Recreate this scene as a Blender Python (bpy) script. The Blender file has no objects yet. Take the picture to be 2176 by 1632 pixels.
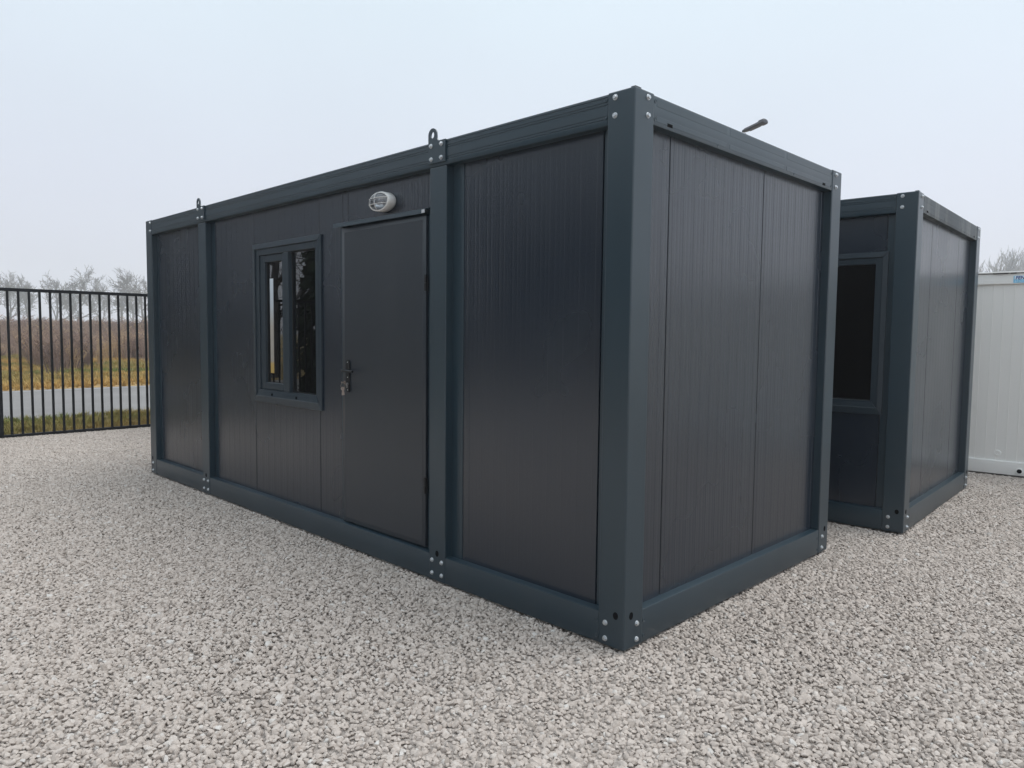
import bpy, bmesh, math, random
import numpy as np
from mathutils import Matrix, Vector, Euler

R = math.radians
sc = bpy.context.scene

# ------------------------------------------------------------------ camera
cam_d = bpy.data.cameras.new('camera')
cam = bpy.data.objects.new('camera', cam_d)
sc.collection.objects.link(cam)
cam_d.sensor_width = 36.0
cam_d.lens = 25.788
cam_d.clip_start = 0.05
cam_d.clip_end = 2000.0
cr = Vector((0.711060, 0.703056, 0.010293))
cu = Vector((-0.055380, 0.041405, 0.997606))
cf = Vector((-0.700947, 0.709928, -0.068377))
CAM = Vector((1.94691, -2.72460, 1.46638))
m = Matrix((cr, cu, -cf)).transposed().to_4x4()
m.translation = CAM
cam.matrix_world = m
sc.camera = cam

# ------------------------------------------------------------------ sky, sun, exposure
SUN_AZ, SUN_EL = math.atan2(0.62, 0.78), R(64)      # azimuth from +Y towards +X
w = bpy.data.worlds.new('World'); sc.world = w; w.use_nodes = True
nt = w.node_tree; nt.nodes.clear()
out = nt.nodes.new('ShaderNodeOutputWorld')
bg = nt.nodes.new('ShaderNodeBackground')
sky = nt.nodes.new('ShaderNodeTexSky'); sky.sky_type = 'NISHITA'; sky.sun_disc = False
sky.sun_elevation = SUN_EL; sky.sun_rotation = SUN_AZ
sky.air_density = 1.0; sky.dust_density = 4.0; sky.ozone_density = 2.0
geo = nt.nodes.new('ShaderNodeTexCoord')
sep = nt.nodes.new('ShaderNodeSeparateXYZ')
ramp = nt.nodes.new('ShaderNodeValToRGB')           # cloud deck: pale grey-lilac horizon, brighter overhead
e = ramp.color_ramp.elements
e[0].position = 0.0; e[0].color = (6.55, 6.75, 7.6, 1)
e[1].position = 1.0; e[1].color = (13.0, 14.6, 15.9, 1)
x = ramp.color_ramp.elements.new(0.18); x.color = (7.05, 7.5, 8.5, 1)
x = ramp.color_ramp.elements.new(0.45); x.color = (7.45, 8.65, 9.45, 1)
noi = nt.nodes.new('ShaderNodeTexNoise'); noi.inputs['Scale'].default_value = 1.3; noi.inputs['Detail'].default_value = 3
mp = nt.nodes.new('ShaderNodeMapping'); mp.inputs['Scale'].default_value = (1, 1, 2.2)
mr = nt.nodes.new('ShaderNodeMapRange'); mr.inputs['To Min'].default_value = 0.90; mr.inputs['To Max'].default_value = 1.09
mul = nt.nodes.new('ShaderNodeVectorMath'); mul.operation = 'SCALE'
mix = nt.nodes.new('ShaderNodeMix'); mix.data_type = 'RGBA'; mix.inputs[0].default_value = 0.93
L = nt.links.new
L(geo.outputs['Generated'], sep.inputs[0]); L(sep.outputs['Z'], ramp.inputs['Fac'])
L(geo.outputs['Generated'], mp.inputs['Vector']); L(mp.outputs['Vector'], noi.inputs['Vector'])
L(noi.outputs['Fac'], mr.inputs['Value'])
L(ramp.outputs['Color'], mul.inputs[0]); L(mr.outputs['Result'], mul.inputs['Scale'])
L(sky.outputs['Color'], mix.inputs[6]); L(mul.outputs['Vector'], mix.inputs[7])
L(mix.outputs[2], bg.inputs['Color']); bg.inputs['Strength'].default_value = 0.1
L(bg.outputs[0], out.inputs['Surface'])

sd = bpy.data.lights.new('sun', 'SUN'); sd.energy = 1.5; sd.angle = R(45); sd.color = (1.0, 0.97, 0.93)
so = bpy.data.objects.new('sun', sd); sc.collection.objects.link(so)
sv = Vector((math.sin(SUN_AZ)*math.cos(SUN_EL), math.cos(SUN_AZ)*math.cos(SUN_EL), math.sin(SUN_EL)))
so.rotation_euler = (-sv).to_track_quat('-Z', 'Y').to_euler()
so.location = (20, 8, 30)

sc.render.engine = 'CYCLES'
sc.view_settings.view_transform = 'Standard'
sc.view_settings.look = 'None'
sc.view_settings.exposure = 0.15
sc.view_settings.gamma = 1.0
sc.view_settings.use_curve_mapping = False
cy = sc.cycles
cy.use_denoising = True
cy.max_bounces = 8; cy.diffuse_bounces = 3; cy.glossy_bounces = 3; cy.transparent_max_bounces = 16
cy.volume_bounces = 2
cy.sample_clamp_indirect = 4.0

# ------------------------------------------------------------------ material helpers
def nodes(name):
    mt = bpy.data.materials.new(name); mt.use_nodes = True
    t = mt.node_tree
    return mt, t, t.nodes['Principled BSDF']

def N(t, kind, **kw):
    n = t.nodes.new(kind)
    for k, v in kw.items():
        setattr(n, k, v)
    return n

def noise(t, scale, detail=4, rough=0.55, stretch=None, space='Object'):
    tc = N(t, 'ShaderNodeTexCoord')
    src = tc.outputs[space]
    if space == 'World':
        src = None
    n = N(t, 'ShaderNodeTexNoise'); n.inputs['Scale'].default_value = scale
    n.inputs['Detail'].default_value = detail; n.inputs['Roughness'].default_value = rough
    if stretch:
        mpn = N(t, 'ShaderNodeMapping'); mpn.inputs['Scale'].default_value = stretch
        t.links.new(src, mpn.inputs['Vector']); src = mpn.outputs['Vector']
    t.links.new(src, n.inputs['Vector'])
    return n.outputs['Fac']

def wnoise(t, scale, detail=4, rough=0.55, stretch=(1, 1, 1)):
    g = N(t, 'ShaderNodeNewGeometry')
    mpn = N(t, 'ShaderNodeMapping'); mpn.inputs['Scale'].default_value = stretch
    t.links.new(g.outputs['Position'], mpn.inputs['Vector'])
    n = N(t, 'ShaderNodeTexNoise'); n.inputs['Scale'].default_value = scale
    n.inputs['Detail'].default_value = detail; n.inputs['Roughness'].default_value = rough
    t.links.new(mpn.outputs['Vector'], n.inputs['Vector'])
    return n.outputs['Fac']

def cramp(t, fac, stops):
    r = N(t, 'ShaderNodeValToRGB'); el = r.color_ramp.elements
    while len(el) < len(stops):
        el.new(0.5)
    for q, (p, c) in zip(el, stops):
        q.position = p; q.color = (*c, 1)
    t.links.new(fac, r.inputs['Fac'])
    return r.outputs['Color']

def maprange(t, fac, a, b, lo, hi):
    n = N(t, 'ShaderNodeMapRange'); n.inputs['From Min'].default_value = a; n.inputs['From Max'].default_value = b
    n.inputs['To Min'].default_value = lo; n.inputs['To Max'].default_value = hi
    t.links.new(fac, n.inputs['Value']); return n.outputs['Result']

def bump(t, bsdf, fac, strength, dist):
    b = N(t, 'ShaderNodeBump'); b.inputs['Strength'].default_value = strength; b.inputs['Distance'].default_value = dist
    t.links.new(fac, b.inputs['Height']); t.links.new(b.outputs['Normal'], bsdf.inputs['Normal'])

def paint(name, col, rough=0.4, var=0.14, spec=0.5, dust=0.06, streak=(2, 2, .35), rv=.03, wave=0.0):
    mt, t, b = nodes(name)
    f = wnoise(t, 1.3, 3, .5)
    c = cramp(t, f, [(0.25, tuple(v*(1-var) for v in col)), (0.75, tuple(v*(1+var) for v in col))])
    s = wnoise(t, 1.0, 6, .65, streak)                      # dried rain streaks and dust film
    dm = N(t, 'ShaderNodeMix', data_type='RGBA')
    t.links.new(maprange(t, s, .5, .8, 0, dust), dm.inputs[0])
    t.links.new(c, dm.inputs[6]); dm.inputs[7].default_value = (.32, .31, .29, 1)
    t.links.new(dm.outputs[2], b.inputs['Base Color'])
    rf = wnoise(t, 1.5, 3, .5)
    t.links.new(maprange(t, rf, .3, .7, rough-rv, rough+rv), b.inputs['Roughness'])
    b.inputs['Specular IOR Level'].default_value = spec
    if wave:
        b2 = N(t, 'ShaderNodeBump'); b2.inputs['Strength'].default_value = wave; b2.inputs['Distance'].default_value = .02
        t.links.new(wnoise(t, 1.6, 2, .4, (1, 1, .35)), b2.inputs['Height']); t.links.new(b2.outputs['Normal'], b.inputs['Normal'])
    else:
        bump(t, b, wnoise(t, 260, 2), .05, .0005)
    return mt

FRAME = (.0135, .031, .044)
PANEL = (.0085, .0155, .0265)
M = {}
M['frame'] = paint('frame_paint', FRAME, .32, .12, .8, .03)
M['panel'] = paint('panel_coating', PANEL, .26, .08, 1.0, .02, wave=.03)
M['door'] = paint('door_coating', (.0135, .0195, .028), .36, .06, .8, .02, wave=.03)
M['wframe'] = paint('window_profile', (.018, .030, .041), .36, .06)
M['stained'] = paint('weathered_beam', (.03, .042, .05), .5, .25, .5, .7, (9, 9, .35))
M['white'] = paint('white_frame_paint', (.82, .81, .785), .4, .03, .5, .1)
M['whitepanel'] = paint('white_panel_coating', (.76, .745, .715), .4, .02, .5, .08)
M['black'] = paint('black_powder_coat', (.006, .007, .009), .42, .2, .5, .01)
M['fence'] = paint('fence_paint', (.005, .006, .008), .5, .2, .3, .01)
M['lampgrey'] = paint('lamp_head_grey', (.06, .062, .075), .5)
M['polegrey'] = paint('galvanised_pole', (.38, .39, .4), .45)
M['lampwhite'] = paint('lamp_plastic_white', (.72, .71, .69), .35, .03, .5, .05)

def plain(name, col, rough=.5, metal=0.0, spec=.5):
    mt, t, b = nodes(name)
    f = wnoise(t, 30, 3)
    t.links.new(cramp(t, f, [(.3, tuple(v*.85 for v in col)), (.7, tuple(min(1, v*1.12) for v in col))]), b.inputs['Base Color'])
    b.inputs['Roughness'].default_value = rough; b.inputs['Metallic'].default_value = metal
    b.inputs['Specular IOR Level'].default_value = spec
    return mt
M['zinc'] = plain('zinc_bolt', (.62, .64, .66), .38, .85)
M['steel'] = plain('bare_steel', (.75, .76, .78), .3, .7)
M['key'] = plain('nickel_key', (.32, .27, .24), .35, .9)
M['cylinder'] = plain('lock_cylinder_metal', (.35, .34, .33), .4, .8)
M['hole'] = plain('dark_hole', (.004, .004, .005), .8, 0, .1)
M['interior'] = plain('interior_lining', (.03, .03, .032), .7)
M['rubber'] = plain('glazing_gasket', (.008, .008, .009), .6)
M['stickerblue'] = plain('sticker_film', (.22, .55, .78), .35)
M['stickernavy'] = plain('sticker_navy_ink', (.012, .035, .25), .4)
M['stickerpale'] = plain('sticker_pale_ink', (.75, .85, .9), .4)
M['diode'] = plain('lamp_lens_off', (.5, .5, .52), .25)

def glassmat(name, tint, sheets=1.0):
    mt, t, b = nodes(name); t.nodes.remove(b)
    o = t.nodes['Material Output']
    g = N(t, 'ShaderNodeBsdfGlossy'); g.inputs['Roughness'].default_value = 0.0; g.inputs['Color'].default_value = (.95, .97, 1, 1)
    tr = N(t, 'ShaderNodeBsdfTransparent'); tr.inputs['Color'].default_value = (*tint, 1)
    fr = N(t, 'ShaderNodeFresnel'); fr.inputs['IOR'].default_value = 1.6
    bp = N(t, 'ShaderNodeBump'); bp.inputs['Strength'].default_value = .02; bp.inputs['Distance'].default_value = .02
    t.links.new(wnoise(t, 2.5, 1), bp.inputs['Height'])
    t.links.new(bp.outputs['Normal'], g.inputs['Normal'])
    mx = N(t, 'ShaderNodeMixShader')
    ml = N(t, 'ShaderNodeMath', operation='MULTIPLY'); ml.use_clamp = True; ml.inputs[1].default_value = sheets
    t.links.new(fr.outputs[0], ml.inputs[0]); t.links.new(ml.outputs[0], mx.inputs[0]); t.links.new(tr.outputs[0], mx.inputs[1]); t.links.new(g.outputs[0], mx.inputs[2])
    t.links.new(mx.outputs[0], o.inputs['Surface'])
    return mt
M['glass'] = glassmat('window_glass', (.4, .43, .43), 1.3)
M['lens'] = glassmat('clear_lens', (.86, .87, .88))

mt, t, b = nodes('glazing_strip')                            # self-adhesive strip on the glass, reflected tones painted down its length
g_ = N(t, 'ShaderNodeTexCoord'); s_ = N(t, 'ShaderNodeSeparateXYZ'); t.links.new(g_.outputs['Generated'], s_.inputs[0])
t.links.new(cramp(t, s_.outputs['Z'], [(0, (.45, .3, .09)), (.1, (.5, .34, .12)), (.13, (.36, .32, .28)), (.5, (.42, .38, .33)), (.72, (.5, .54, .58)), (1, (.62, .68, .74))]), b.inputs['Base Color'])
b.inputs['Roughness'].default_value = .4
M['strip'] = mt

# stones: one tint per stone
mt, t, b = nodes('gravel_stone')
oi = N(t, 'ShaderNodeObjectInfo')
c1 = cramp(t, oi.outputs['Random'], [(0, (.35, .30, .262)), (.08, (.445, .388, .346)), (.45, (.495, .432, .386)), (.75, (.52, .456, .41)), (.94, (.545, .486, .44)), (1, (.58, .55, .52))])
f = wnoise(t, 90, 4, .7)
mm = N(t, 'ShaderNodeMix', data_type='RGBA', blend_type='MULTIPLY'); mm.inputs[0].default_value = 1
t.links.new(c1, mm.inputs[6]); t.links.new(cramp(t, f, [(.3, (.78, .77, .76)), (.65, (1.04, 1.04, 1.04))]), mm.inputs[7])
t.links.new(mm.outputs[2], b.inputs['Base Color']); b.inputs['Roughness'].default_value = .85
b.inputs['Specular IOR Level'].default_value = .25
bump(t, b, wnoise(t, 320, 3), .35, .001)
M['stone'] = mt
mt, t, b = nodes('gravel_bed')
f = wnoise(t, 70, 3, .7)
t.links.new(cramp(t, f, [(.3, (.3, .265, .24)), (.6, (.46, .405, .365))]), b.inputs['Base Color']); b.inputs['Roughness'].default_value = .95
bump(t, b, f, 1, .02)
M['bed'] = mt

mt, t, b = nodes('field_soil_and_turf')
f = wnoise(t, .13, 5, .6, (1, .35, 1)); f2 = wnoise(t, 6, 4)
a = cramp(t, f, [(.38, (.075, .115, .02)), (.46, (.27, .2, .075)), (.6, (.42, .27, .10))])
mm = N(t, 'ShaderNodeMix', data_type='RGBA', blend_type='MULTIPLY'); mm.inputs[0].default_value = 1
t.links.new(a, mm.inputs[6]); t.links.new(cramp(t, f2, [(.3, (.55, .55, .55)), (.7, (1.1, 1.1, 1.1))]), mm.inputs[7])
t.links.new(mm.outputs[2], b.inputs['Base Color']); b.inputs['Roughness'].default_value = .95
bump(t, b, f2, .8, .06)
M['field'] = mt
mt, t, b = nodes('grass_blade')
f = wnoise(t, .13, 5, .6, (1, .35, 1)); oi = N(t, 'ShaderNodeObjectInfo')
a = cramp(t, f, [(.42, (.14, .18, .045)), (.49, (.34, .26, .09)), (.58, (.52, .33, .11))])
mm = N(t, 'ShaderNodeMix', data_type='RGBA'); t.links.new(maprange(t, oi.outputs['Random'], .55, 1, 0, .75), mm.inputs[0])
t.links.new(a, mm.inputs[6]); mm.inputs[7].default_value = (.36, .26, .1, 1)
t.links.new(mm.outputs[2], b.inputs['Base Color']); b.inputs['Roughness'].default_value = .8
b.inputs['Specular IOR Level'].default_value = .2
M['grass'] = mt
mt, t, b = nodes('dry_weed_stalk')
oi = N(t, 'ShaderNodeObjectInfo')
t.links.new(cramp(t, oi.outputs['Random'], [(0, (.16, .11, .095)), (.35, (.26, .18, .15)), (.75, (.38, .265, .2)), (1, (.52, .37, .22))]), b.inputs['Base Color'])
b.inputs['Roughness'].default_value = .9
M['weed'] = mt
mt, t, b = nodes('asphalt')
f = wnoise(t, 45, 4, .7); f2 = wnoise(t, .5, 4)
a = cramp(t, f2, [(.3, (.19, .178, .172)), (.7, (.24, .226, .22))])
mm = N(t, 'ShaderNodeMix', data_type='RGBA', blend_type='MULTIPLY'); mm.inputs[0].default_value = 1
t.links.new(a, mm.inputs[6]); t.links.new(cramp(t, f, [(.3, (.75, .75, .75)), (.7, (1.15, 1.15, 1.15))]), mm.inputs[7])
t.links.new(mm.outputs[2], b.inputs['Base Color']); b.inputs['Roughness'].default_value = .8; b.inputs['Specular IOR Level'].default_value = .3
bump(t, b, f, .3, .006)
M['asphalt'] = mt
M['roadpaint'] = plain('worn_road_paint', (.42, .42, .43), .7)
def bark(name, a_, b_):
    mt, t, b = nodes(name)
    f = wnoise(t, 4, 5, .7, (1, 1, .3))
    t.links.new(cramp(t, f, [(.3, a_), (.7, b_)]), b.inputs['Base Color']); b.inputs['Roughness'].default_value = .95
    return mt
M['bark'] = bark('tree_bark', (.03, .026, .025), (.06, .053, .05))
M['twig'] = bark('tree_twigs', (.035, .03, .03), (.07, .062, .06))
M['needle'] = bark('evergreen_needles', (.012, .02, .011), (.03, .045, .022))
M['frostbark'] = bark('frosted_bark', (.14, .13, .13), (.26, .25, .25))
M['frosttwig'] = bark('frosted_twigs', (.3, .3, .31), (.48, .48, .5))

# ------------------------------------------------------------------ mesh helpers
COL = sc.collection
def link_mesh(name, me, mat, parent=None, mw=None):
    o = bpy.data.objects.new(name, me); COL.objects.link(o)
    if mat is not None and not me.materials:
        me.materials.append(mat)
    if parent is not None:
        o.parent = parent
    if mw is not None:
        o.matrix_local = mw
    return o
def obj(name, bm, mat, parent=None, mw=None, smooth=None):
    bmesh.ops.recalc_face_normals(bm, faces=bm.faces)
    me = bpy.data.meshes.new(name); bm.to_mesh(me); bm.free()
    if smooth is not None:
        me.polygons.foreach_set('use_smooth', [True]*len(me.polygons))
        me.set_sharp_from_angle(angle=R(smooth))
    return link_mesh(name, me, mat, parent, mw)
def tag(o, label=None, cat=None, group=None, kind=None):
    if label: o['label'] = label
    if cat: o['category'] = cat
    if group: o['group'] = group
    if kind: o['kind'] = kind
    return o
def empty(name, loc=(0, 0, 0), rz=0):
    o = bpy.data.objects.new(name, None); COL.objects.link(o)
    o.location = loc; o.rotation_euler = (0, 0, rz); o.empty_display_size = .2
    return o
I4 = Matrix.Identity(4)
def rz(a): return Matrix.Rotation(a, 4, 'Z')
def box(bm, x0, x1, y0, y1, z0, z1, bev=0.0, T=I4, seg=2):
    r = bmesh.ops.create_cube(bm, size=1)
    vs = r['verts']
    for v in vs:
        v.co = Vector(((x0+x1)/2+v.co.x*(x1-x0), (y0+y1)/2+v.co.y*(y1-y0), (z0+z1)/2+v.co.z*(z1-z0)))
    if bev > 0:
        ed = list({e for v in vs for e in v.link_edges})
        rr = bmesh.ops.bevel(bm, geom=ed, offset=bev, segments=seg, profile=.5, affect='EDGES')
        vs = list({v for f in rr['faces'] for v in f.verts} | {v for v in vs if v.is_valid})
    bmesh.ops.transform(bm, matrix=T, verts=vs)
def bxo(name, dims, mat, parent, bev=.003, T=I4):
    bm = bmesh.new(); box(bm, *dims, bev=bev, T=T)
    return obj(name, bm, mat, parent)
def outline(bm, outer, holes=(), y0=0, y1=.01, T=I4):
    """flat plate in the XZ plane, extruded from y0 to y1"""
    es = []
    for loop in (outer, *holes):
        vs = [bm.verts.new((p[0], y0, p[1])) for p in loop]
        es += [bm.edges.new((vs[i], vs[(i+1) % len(vs)])) for i in range(len(vs))]
    r = bmesh.ops.triangle_fill(bm, edges=es, use_beauty=True)
    fs = [g for g in r['geom'] if isinstance(g, bmesh.types.BMFace)]
    r = bmesh.ops.extrude_face_region(bm, geom=fs)
    nv = [g for g in r['geom'] if isinstance(g, bmesh.types.BMVert)]
    bmesh.ops.translate(bm, verts=nv, vec=(0, y1-y0, 0))
    bmesh.ops.transform(bm, matrix=T, verts=bm.verts)
def lathe(bm, prof, n=16, T=I4):
    """(r, y) profile turned about the Y axis"""
    rings = []
    for r_, y_ in prof:
        if r_ < 1e-6:
            rings.append([bm.verts.new((0, y_, 0))])
        else:
            rings.append([bm.verts.new((r_*math.cos(2*math.pi*k/n), y_, r_*math.sin(2*math.pi*k/n))) for k in range(n)])
    for a_, b_ in zip(rings, rings[1:]):
        for k in range(n):
            q = [a_[k % len(a_)], a_[(k+1) % len(a_)], b_[(k+1) % len(b_)], b_[k % len(b_)]]
            q = list(dict.fromkeys(q))
            if len(q) > 2:
                bm.faces.new(q)
    vs = [v for r_ in rings for v in r_]
    bmesh.ops.transform(bm, matrix=T, verts=vs)
def tube(bm, pts, rad, n=8, closed=False):
    pts = [Vector(p) for p in pts]; rings = []
    for i, p in enumerate(pts):
        a_ = pts[i-1] if (i > 0 or closed) else p
        c_ = pts[(i+1) % len(pts)] if (i < len(pts)-1 or closed) else p
        d = (c_-a_).normalized()
        s = d.cross(Vector((0, 0, 1)) if abs(d.z) < .9 else Vector((1, 0, 0))).normalized(); u = s.cross(d)
        rings.append([bm.verts.new(p+rad*(math.cos(2*math.pi*k/n)*s+math.sin(2*math.pi*k/n)*u)) for k in range(n)])
    prs = list(zip(rings, rings[1:])) + ([(rings[-1], rings[0])] if closed else [])
    for a_, b_ in prs:
        for k in range(n):
            bm.faces.new((a_[k], a_[(k+1) % n], b_[(k+1) % n], b_[k]))
    if not closed:
        bm.faces.new(rings[0]); bm.faces.new(rings[-1])

# shared small hardware; all face -Y at the origin
def shared(build, mat, smooth=35):
    bm = bmesh.new(); build(bm)
    bmesh.ops.recalc_face_normals(bm, faces=bm.faces)
    me = bpy.data.meshes.new('hardware'); bm.to_mesh(me); bm.free()
    me.polygons.foreach_set('use_smooth', [True]*len(me.polygons)); me.set_sharp_from_angle(angle=R(smooth))
    me.materials.append(mat); return me
def b_bolt(bm):
    lathe(bm, [(.0135, .0), (.0135, -.002), (.0125, -.003), (0, -.003)], 16)
    lathe(bm, [(.0098, -.0031), (.0098, -.0085), (.0085, -.0105), (0, -.0105)], 6)
BOLT = shared(b_bolt, M['zinc'])
def b_dim(bm):
    lathe(bm, [(.010, .0), (.0096, -.0015), (.0078, -.0018), (.0066, -.0002), (.003, -.0006), (0, -.0016)], 14)
DIMPLE = shared(b_dim, M['frame'])
DIMPLE_W = shared(b_dim, M['white'])
def b_hole(bm):
    lathe(bm, [(.0145, .0), (.0145, -.0012), (.0, -.0014)], 18, Matrix.Diagonal((1, 1, 1.25, 1)))
HOLE = shared(b_hole, M['hole'])
SLOT = shared(lambda bm: box(bm, -.022, .022, -.0012, .003, -.0075, .0075), M['hole'])
def hw(name, me, parent, T, u, z, d=0.0):
    return link_mesh(name, me, None, parent, T @ Matrix.Translation((u, d, z)))

# ------------------------------------------------------------------ portable cabins
LEN, WID, HGT, REC = 5.968, 2.366, 2.56, .053

def ribbed(u0, u1, z0, z1, T, y=REC, th=.05, pitch=.0985, phase=0.0, fine=3, dep=.0010):
    """a sandwich panel: thin rolled ribs run from top to bottom of the outer sheet"""
    bm = bmesh.new(); g = .0045
    prof = [(u0+g, y+.012), (u0+g, y+.003), (u0+g+.002, y)]
    step = pitch/fine
    k0 = math.ceil((u0+.012-phase)/step); k = k0
    while phase+k*step < u1-.014:
        c = phase+k*step
        if k % fine == 0:
            prof += [(c-.0042, y), (c-.0008, y-dep), (c+.0008, y-dep), (c+.0042, y)]
        else:
            prof += [(c-.010, y), (c, y+dep*.45), (c+.010, y)]
        k += 1
    prof += [(u1-g-.002, y), (u1-g, y+.003), (u1-g, y+.012), (u1, y+.0121), (u1, y+th), (u0, y+th), (u0, y+.0121)]
    lo = [bm.verts.new((a_, b_, z0)) for a_, b_ in prof]; hi = [bm.verts.new((a_, b_, z1)) for a_, b_ in prof]
    n = len(prof)
    for i in range(n):
        bm.faces.new((lo[i], lo[(i+1) % n], hi[(i+1) % n], hi[i]))
    bm.faces.new(lo); bm.faces.new(hi)
    bmesh.ops.transform(bm, matrix=T, verts=bm.verts)
    return bm

def beam_profile(u0, u1, z0, z1, T, y=.003, depth=.12, grooves=(), lip=True):
    """rolled steel beam, its face pressed with shallow lengthwise grooves"""
    pr = [(y+.005, z0), (y+.0012, z0+.0015), (y, z0+.005)]
    for gz in grooves:
        pr += [(y, gz-.0035), (y+.0022, gz-.0015), (y+.0022, gz+.0015), (y, gz+.0035)]
    pr += [(y, z1-.005), (y+.0012, z1-.0015), (y+.005, z1), (y+depth, z1), (y+depth, z0)]
    bm = bmesh.new()
    a_ = [bm.verts.new((u0, p, q)) for p, q in pr]; b_ = [bm.verts.new((u1, p, q)) for p, q in pr]
    n = len(pr)
    for i in range(n):
        bm.faces.new((a_[i], a_[(i+1) % n], b_[(i+1) % n], b_[i]))
    bm.faces.new(a_); bm.faces.new(b_)
    bmesh.ops.transform(bm, matrix=T, verts=bm.verts)
    return bm

LG = (2.445, 2.458, 2.508, 2.52, 2.541)
def cabin(name, loc, ang, rib=.0010, H=HGT, pal=('frame', 'panel'), posts=(), front=None, side_seams=(.372, 1.356), side_mat='frame', wid=WID):
    fm, pm = M[pal[0]], M[pal[1]]
    z1 = H; zb = H-.145; zt = .155
    root = empty(name, loc, ang)
    F, S = I4, rz(R(90))
    B = Matrix.Translation((-LEN, wid, 0)) @ rz(R(180)); W_ = Matrix.Translation((-LEN, wid, 0)) @ rz(R(-90))
    shell = []
    def post(px, py, nm='corner_post'):
        o = bxo(nm, (px, px+.15, py, py+.15, .0, z1), fm, root, .006); return o
    p_near = post(-.15, 0); p_left = post(-LEN, 0); p_right = post(-.15, wid-.15); post(-LEN, wid-.15)
    # little folded tab standing on the near top corner
    bxo('corner_cap', (-.028, -.003, .006, .05, z1+.0005, z1+.0045), fm, root, .001)
    lg = tuple(g_+H-HGT for g_ in LG)
    # front and back
    ft = obj('top_beam', beam_profile(-LEN+.1505, -.1505, zb, z1-.004, F, .002, .12, lg), fm, root, smooth=25)
    edges = [-LEN+.1505] + [v for q in posts for v in (q[0]-.001, q[1]+.001)] + [-.1505]
    bases = []
    for a_, b_ in zip(edges[0::2], edges[1::2]):
        bases.append(obj('base_beam', beam_profile(a_, b_, .0, zt, F, .003, .12), fm, root, smooth=25))
    for a_, b_ in posts:
        pb = bxo('middle_post', (a_, b_, .0, .055, .0, zb-.003), fm, root, .004)
        c = (a_+b_)/2
        for du in (-.044, .044):
            for zz in (.119, .041):
                hw('bolt', BOLT, pb, F, c+du, zz)
        hw('drain_hole', HOLE, pb, F, c+.002, .165)
        # lifting lug with an eye
        bm = bmesh.new()
        e0 = a_-.008; ex = a_+.029; rr = .037; ez = z1+.036
        ol = [(e0, zb+.02), (b_-.002, zb+.02), (b_-.002, z1-.004), (ex+rr+.022, z1-.004), (ex+rr+.008, z1+.001), (ex+rr+.002, z1+.013)]
        ol += [(ex+rr*math.cos(R(q)), ez+rr*math.sin(R(q))) for q in range(0, 181, 15)]
        hl = [(ex+.0155*math.cos(R(q)), ez-.001+.019*math.sin(R(q))) for q in range(0, 360, 20)]
        outline(bm, ol, [hl], -.007, .0015)
        lug = obj('lifting_lug', bm, fm, root)
        for du, zz in ((.017, -.026), (.108, -.026), (.019, -.102), (.108, -.102)):
            hw('bolt', BOLT, lug, F, a_+du, z1+zz, -.0071)
    obj('top_beam', beam_profile(.1505, LEN-.1505, zb, z1-.004, B, .002, .12, lg), fm, root, smooth=25)
    obj('base_beam', beam_profile(.1505, LEN-.1505, 0, zt, B, .003, .12), fm, root, smooth=25)
    # short ends
    sm = M[side_mat]
    st = obj('top_beam', beam_profile(.1505, wid-.1505, zb+.008, z1-.004, S, .004, .12), sm, root, smooth=25)
    n3 = (wid-.36)/3
    for k in range(3):                                   # pressed lengthwise swages, three lengths
        a_ = .175+k*(n3+.012)
        for q0, q1 in ((z1-.05, z1-.012), (zb+.028, zb+.052)):
            bm = bmesh.new(); box(bm, a_, a_+n3-.02, .0032, .008, q0, q1, .0007, S, 1)
            obj('pressed_swage', bm, sm, st)
    hw('slot', SLOT, st, S, .287, zb+.031, .004); hw('slot', SLOT, st, S, wid-.281, zb+.031, .004)
    for u in (.734, 1.642):
        hw('dimple', DIMPLE, st, S, u, zb+.026, .0045)
    sb = obj('base_beam', beam_profile(.1505, wid-.1505, 0, zt+.008, S, .003, .12), fm, root, smooth=25)
    obj('top_beam', beam_profile(-wid+.1505, -.1505, zb, z1-.004, W_ @ Matrix.Translation((wid, 0, 0)), .004, .12), fm, root, smooth=25)
    obj('base_beam', beam_profile(.1505, wid-.1505, 0, zt, W_, .003, .12), fm, root, smooth=25)
    # corner bolts and dimples
    dz = H-HGT
    for zz in (2.533+dz, 2.453+dz, .109, .033):
        hw('bolt', BOLT, p_near, F, -.108, zz); hw('bolt', BOLT, p_near, S, .10, zz)
        hw('bolt', BOLT, p_left, F, -LEN+.125 if zz > 1 else -LEN+.062, zz)
        hw('bolt', BOLT, p_right, S, wid-.095, zz)
        hw('dimple', DIMPLE, ft if zz > 1 else bases[-1], F, -.163, zz-.002, .002 if zz > 1 else .003)
        hw('dimple', DIMPLE, st if zz > 1 else sb, S, .163, zz-.002, .004 if zz > 1 else .003)
        hw('dimple', DIMPLE, st if zz > 1 else sb, S, wid-.163, zz-.002, .004 if zz > 1 else .003)
    hw('drain_hole', HOLE, p_near, F, -.049, .157); hw('drain_hole', HOLE, p_near, S, .055, .156)
    hw('drain_hole', HOLE, p_right, S, wid-.055, .156); hw('drain_hole', HOLE, p_left, F, -LEN+.05, .157)
    # short end: trims and panels
    zz0, zz1 = .12, H-.11
    sb_ = [.15, *side_seams, wid-.135]
    for a_, b_ in zip(sb_, sb_[1:]):
        obj('wall_panel', ribbed(a_, b_, zz0, zz1, S, pitch=.0985, phase=side_seams[0]+.035, dep=rib), pm, root)
    bxo('corner_trim', (wid-.134, wid-.1, REC-.002, REC+.05, zz0, zz1), fm, root, .002, S)
    bxo('corner_trim', (.1, .149, REC, REC+.05, zz0, zz1), fm, root, .002, S)
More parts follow.
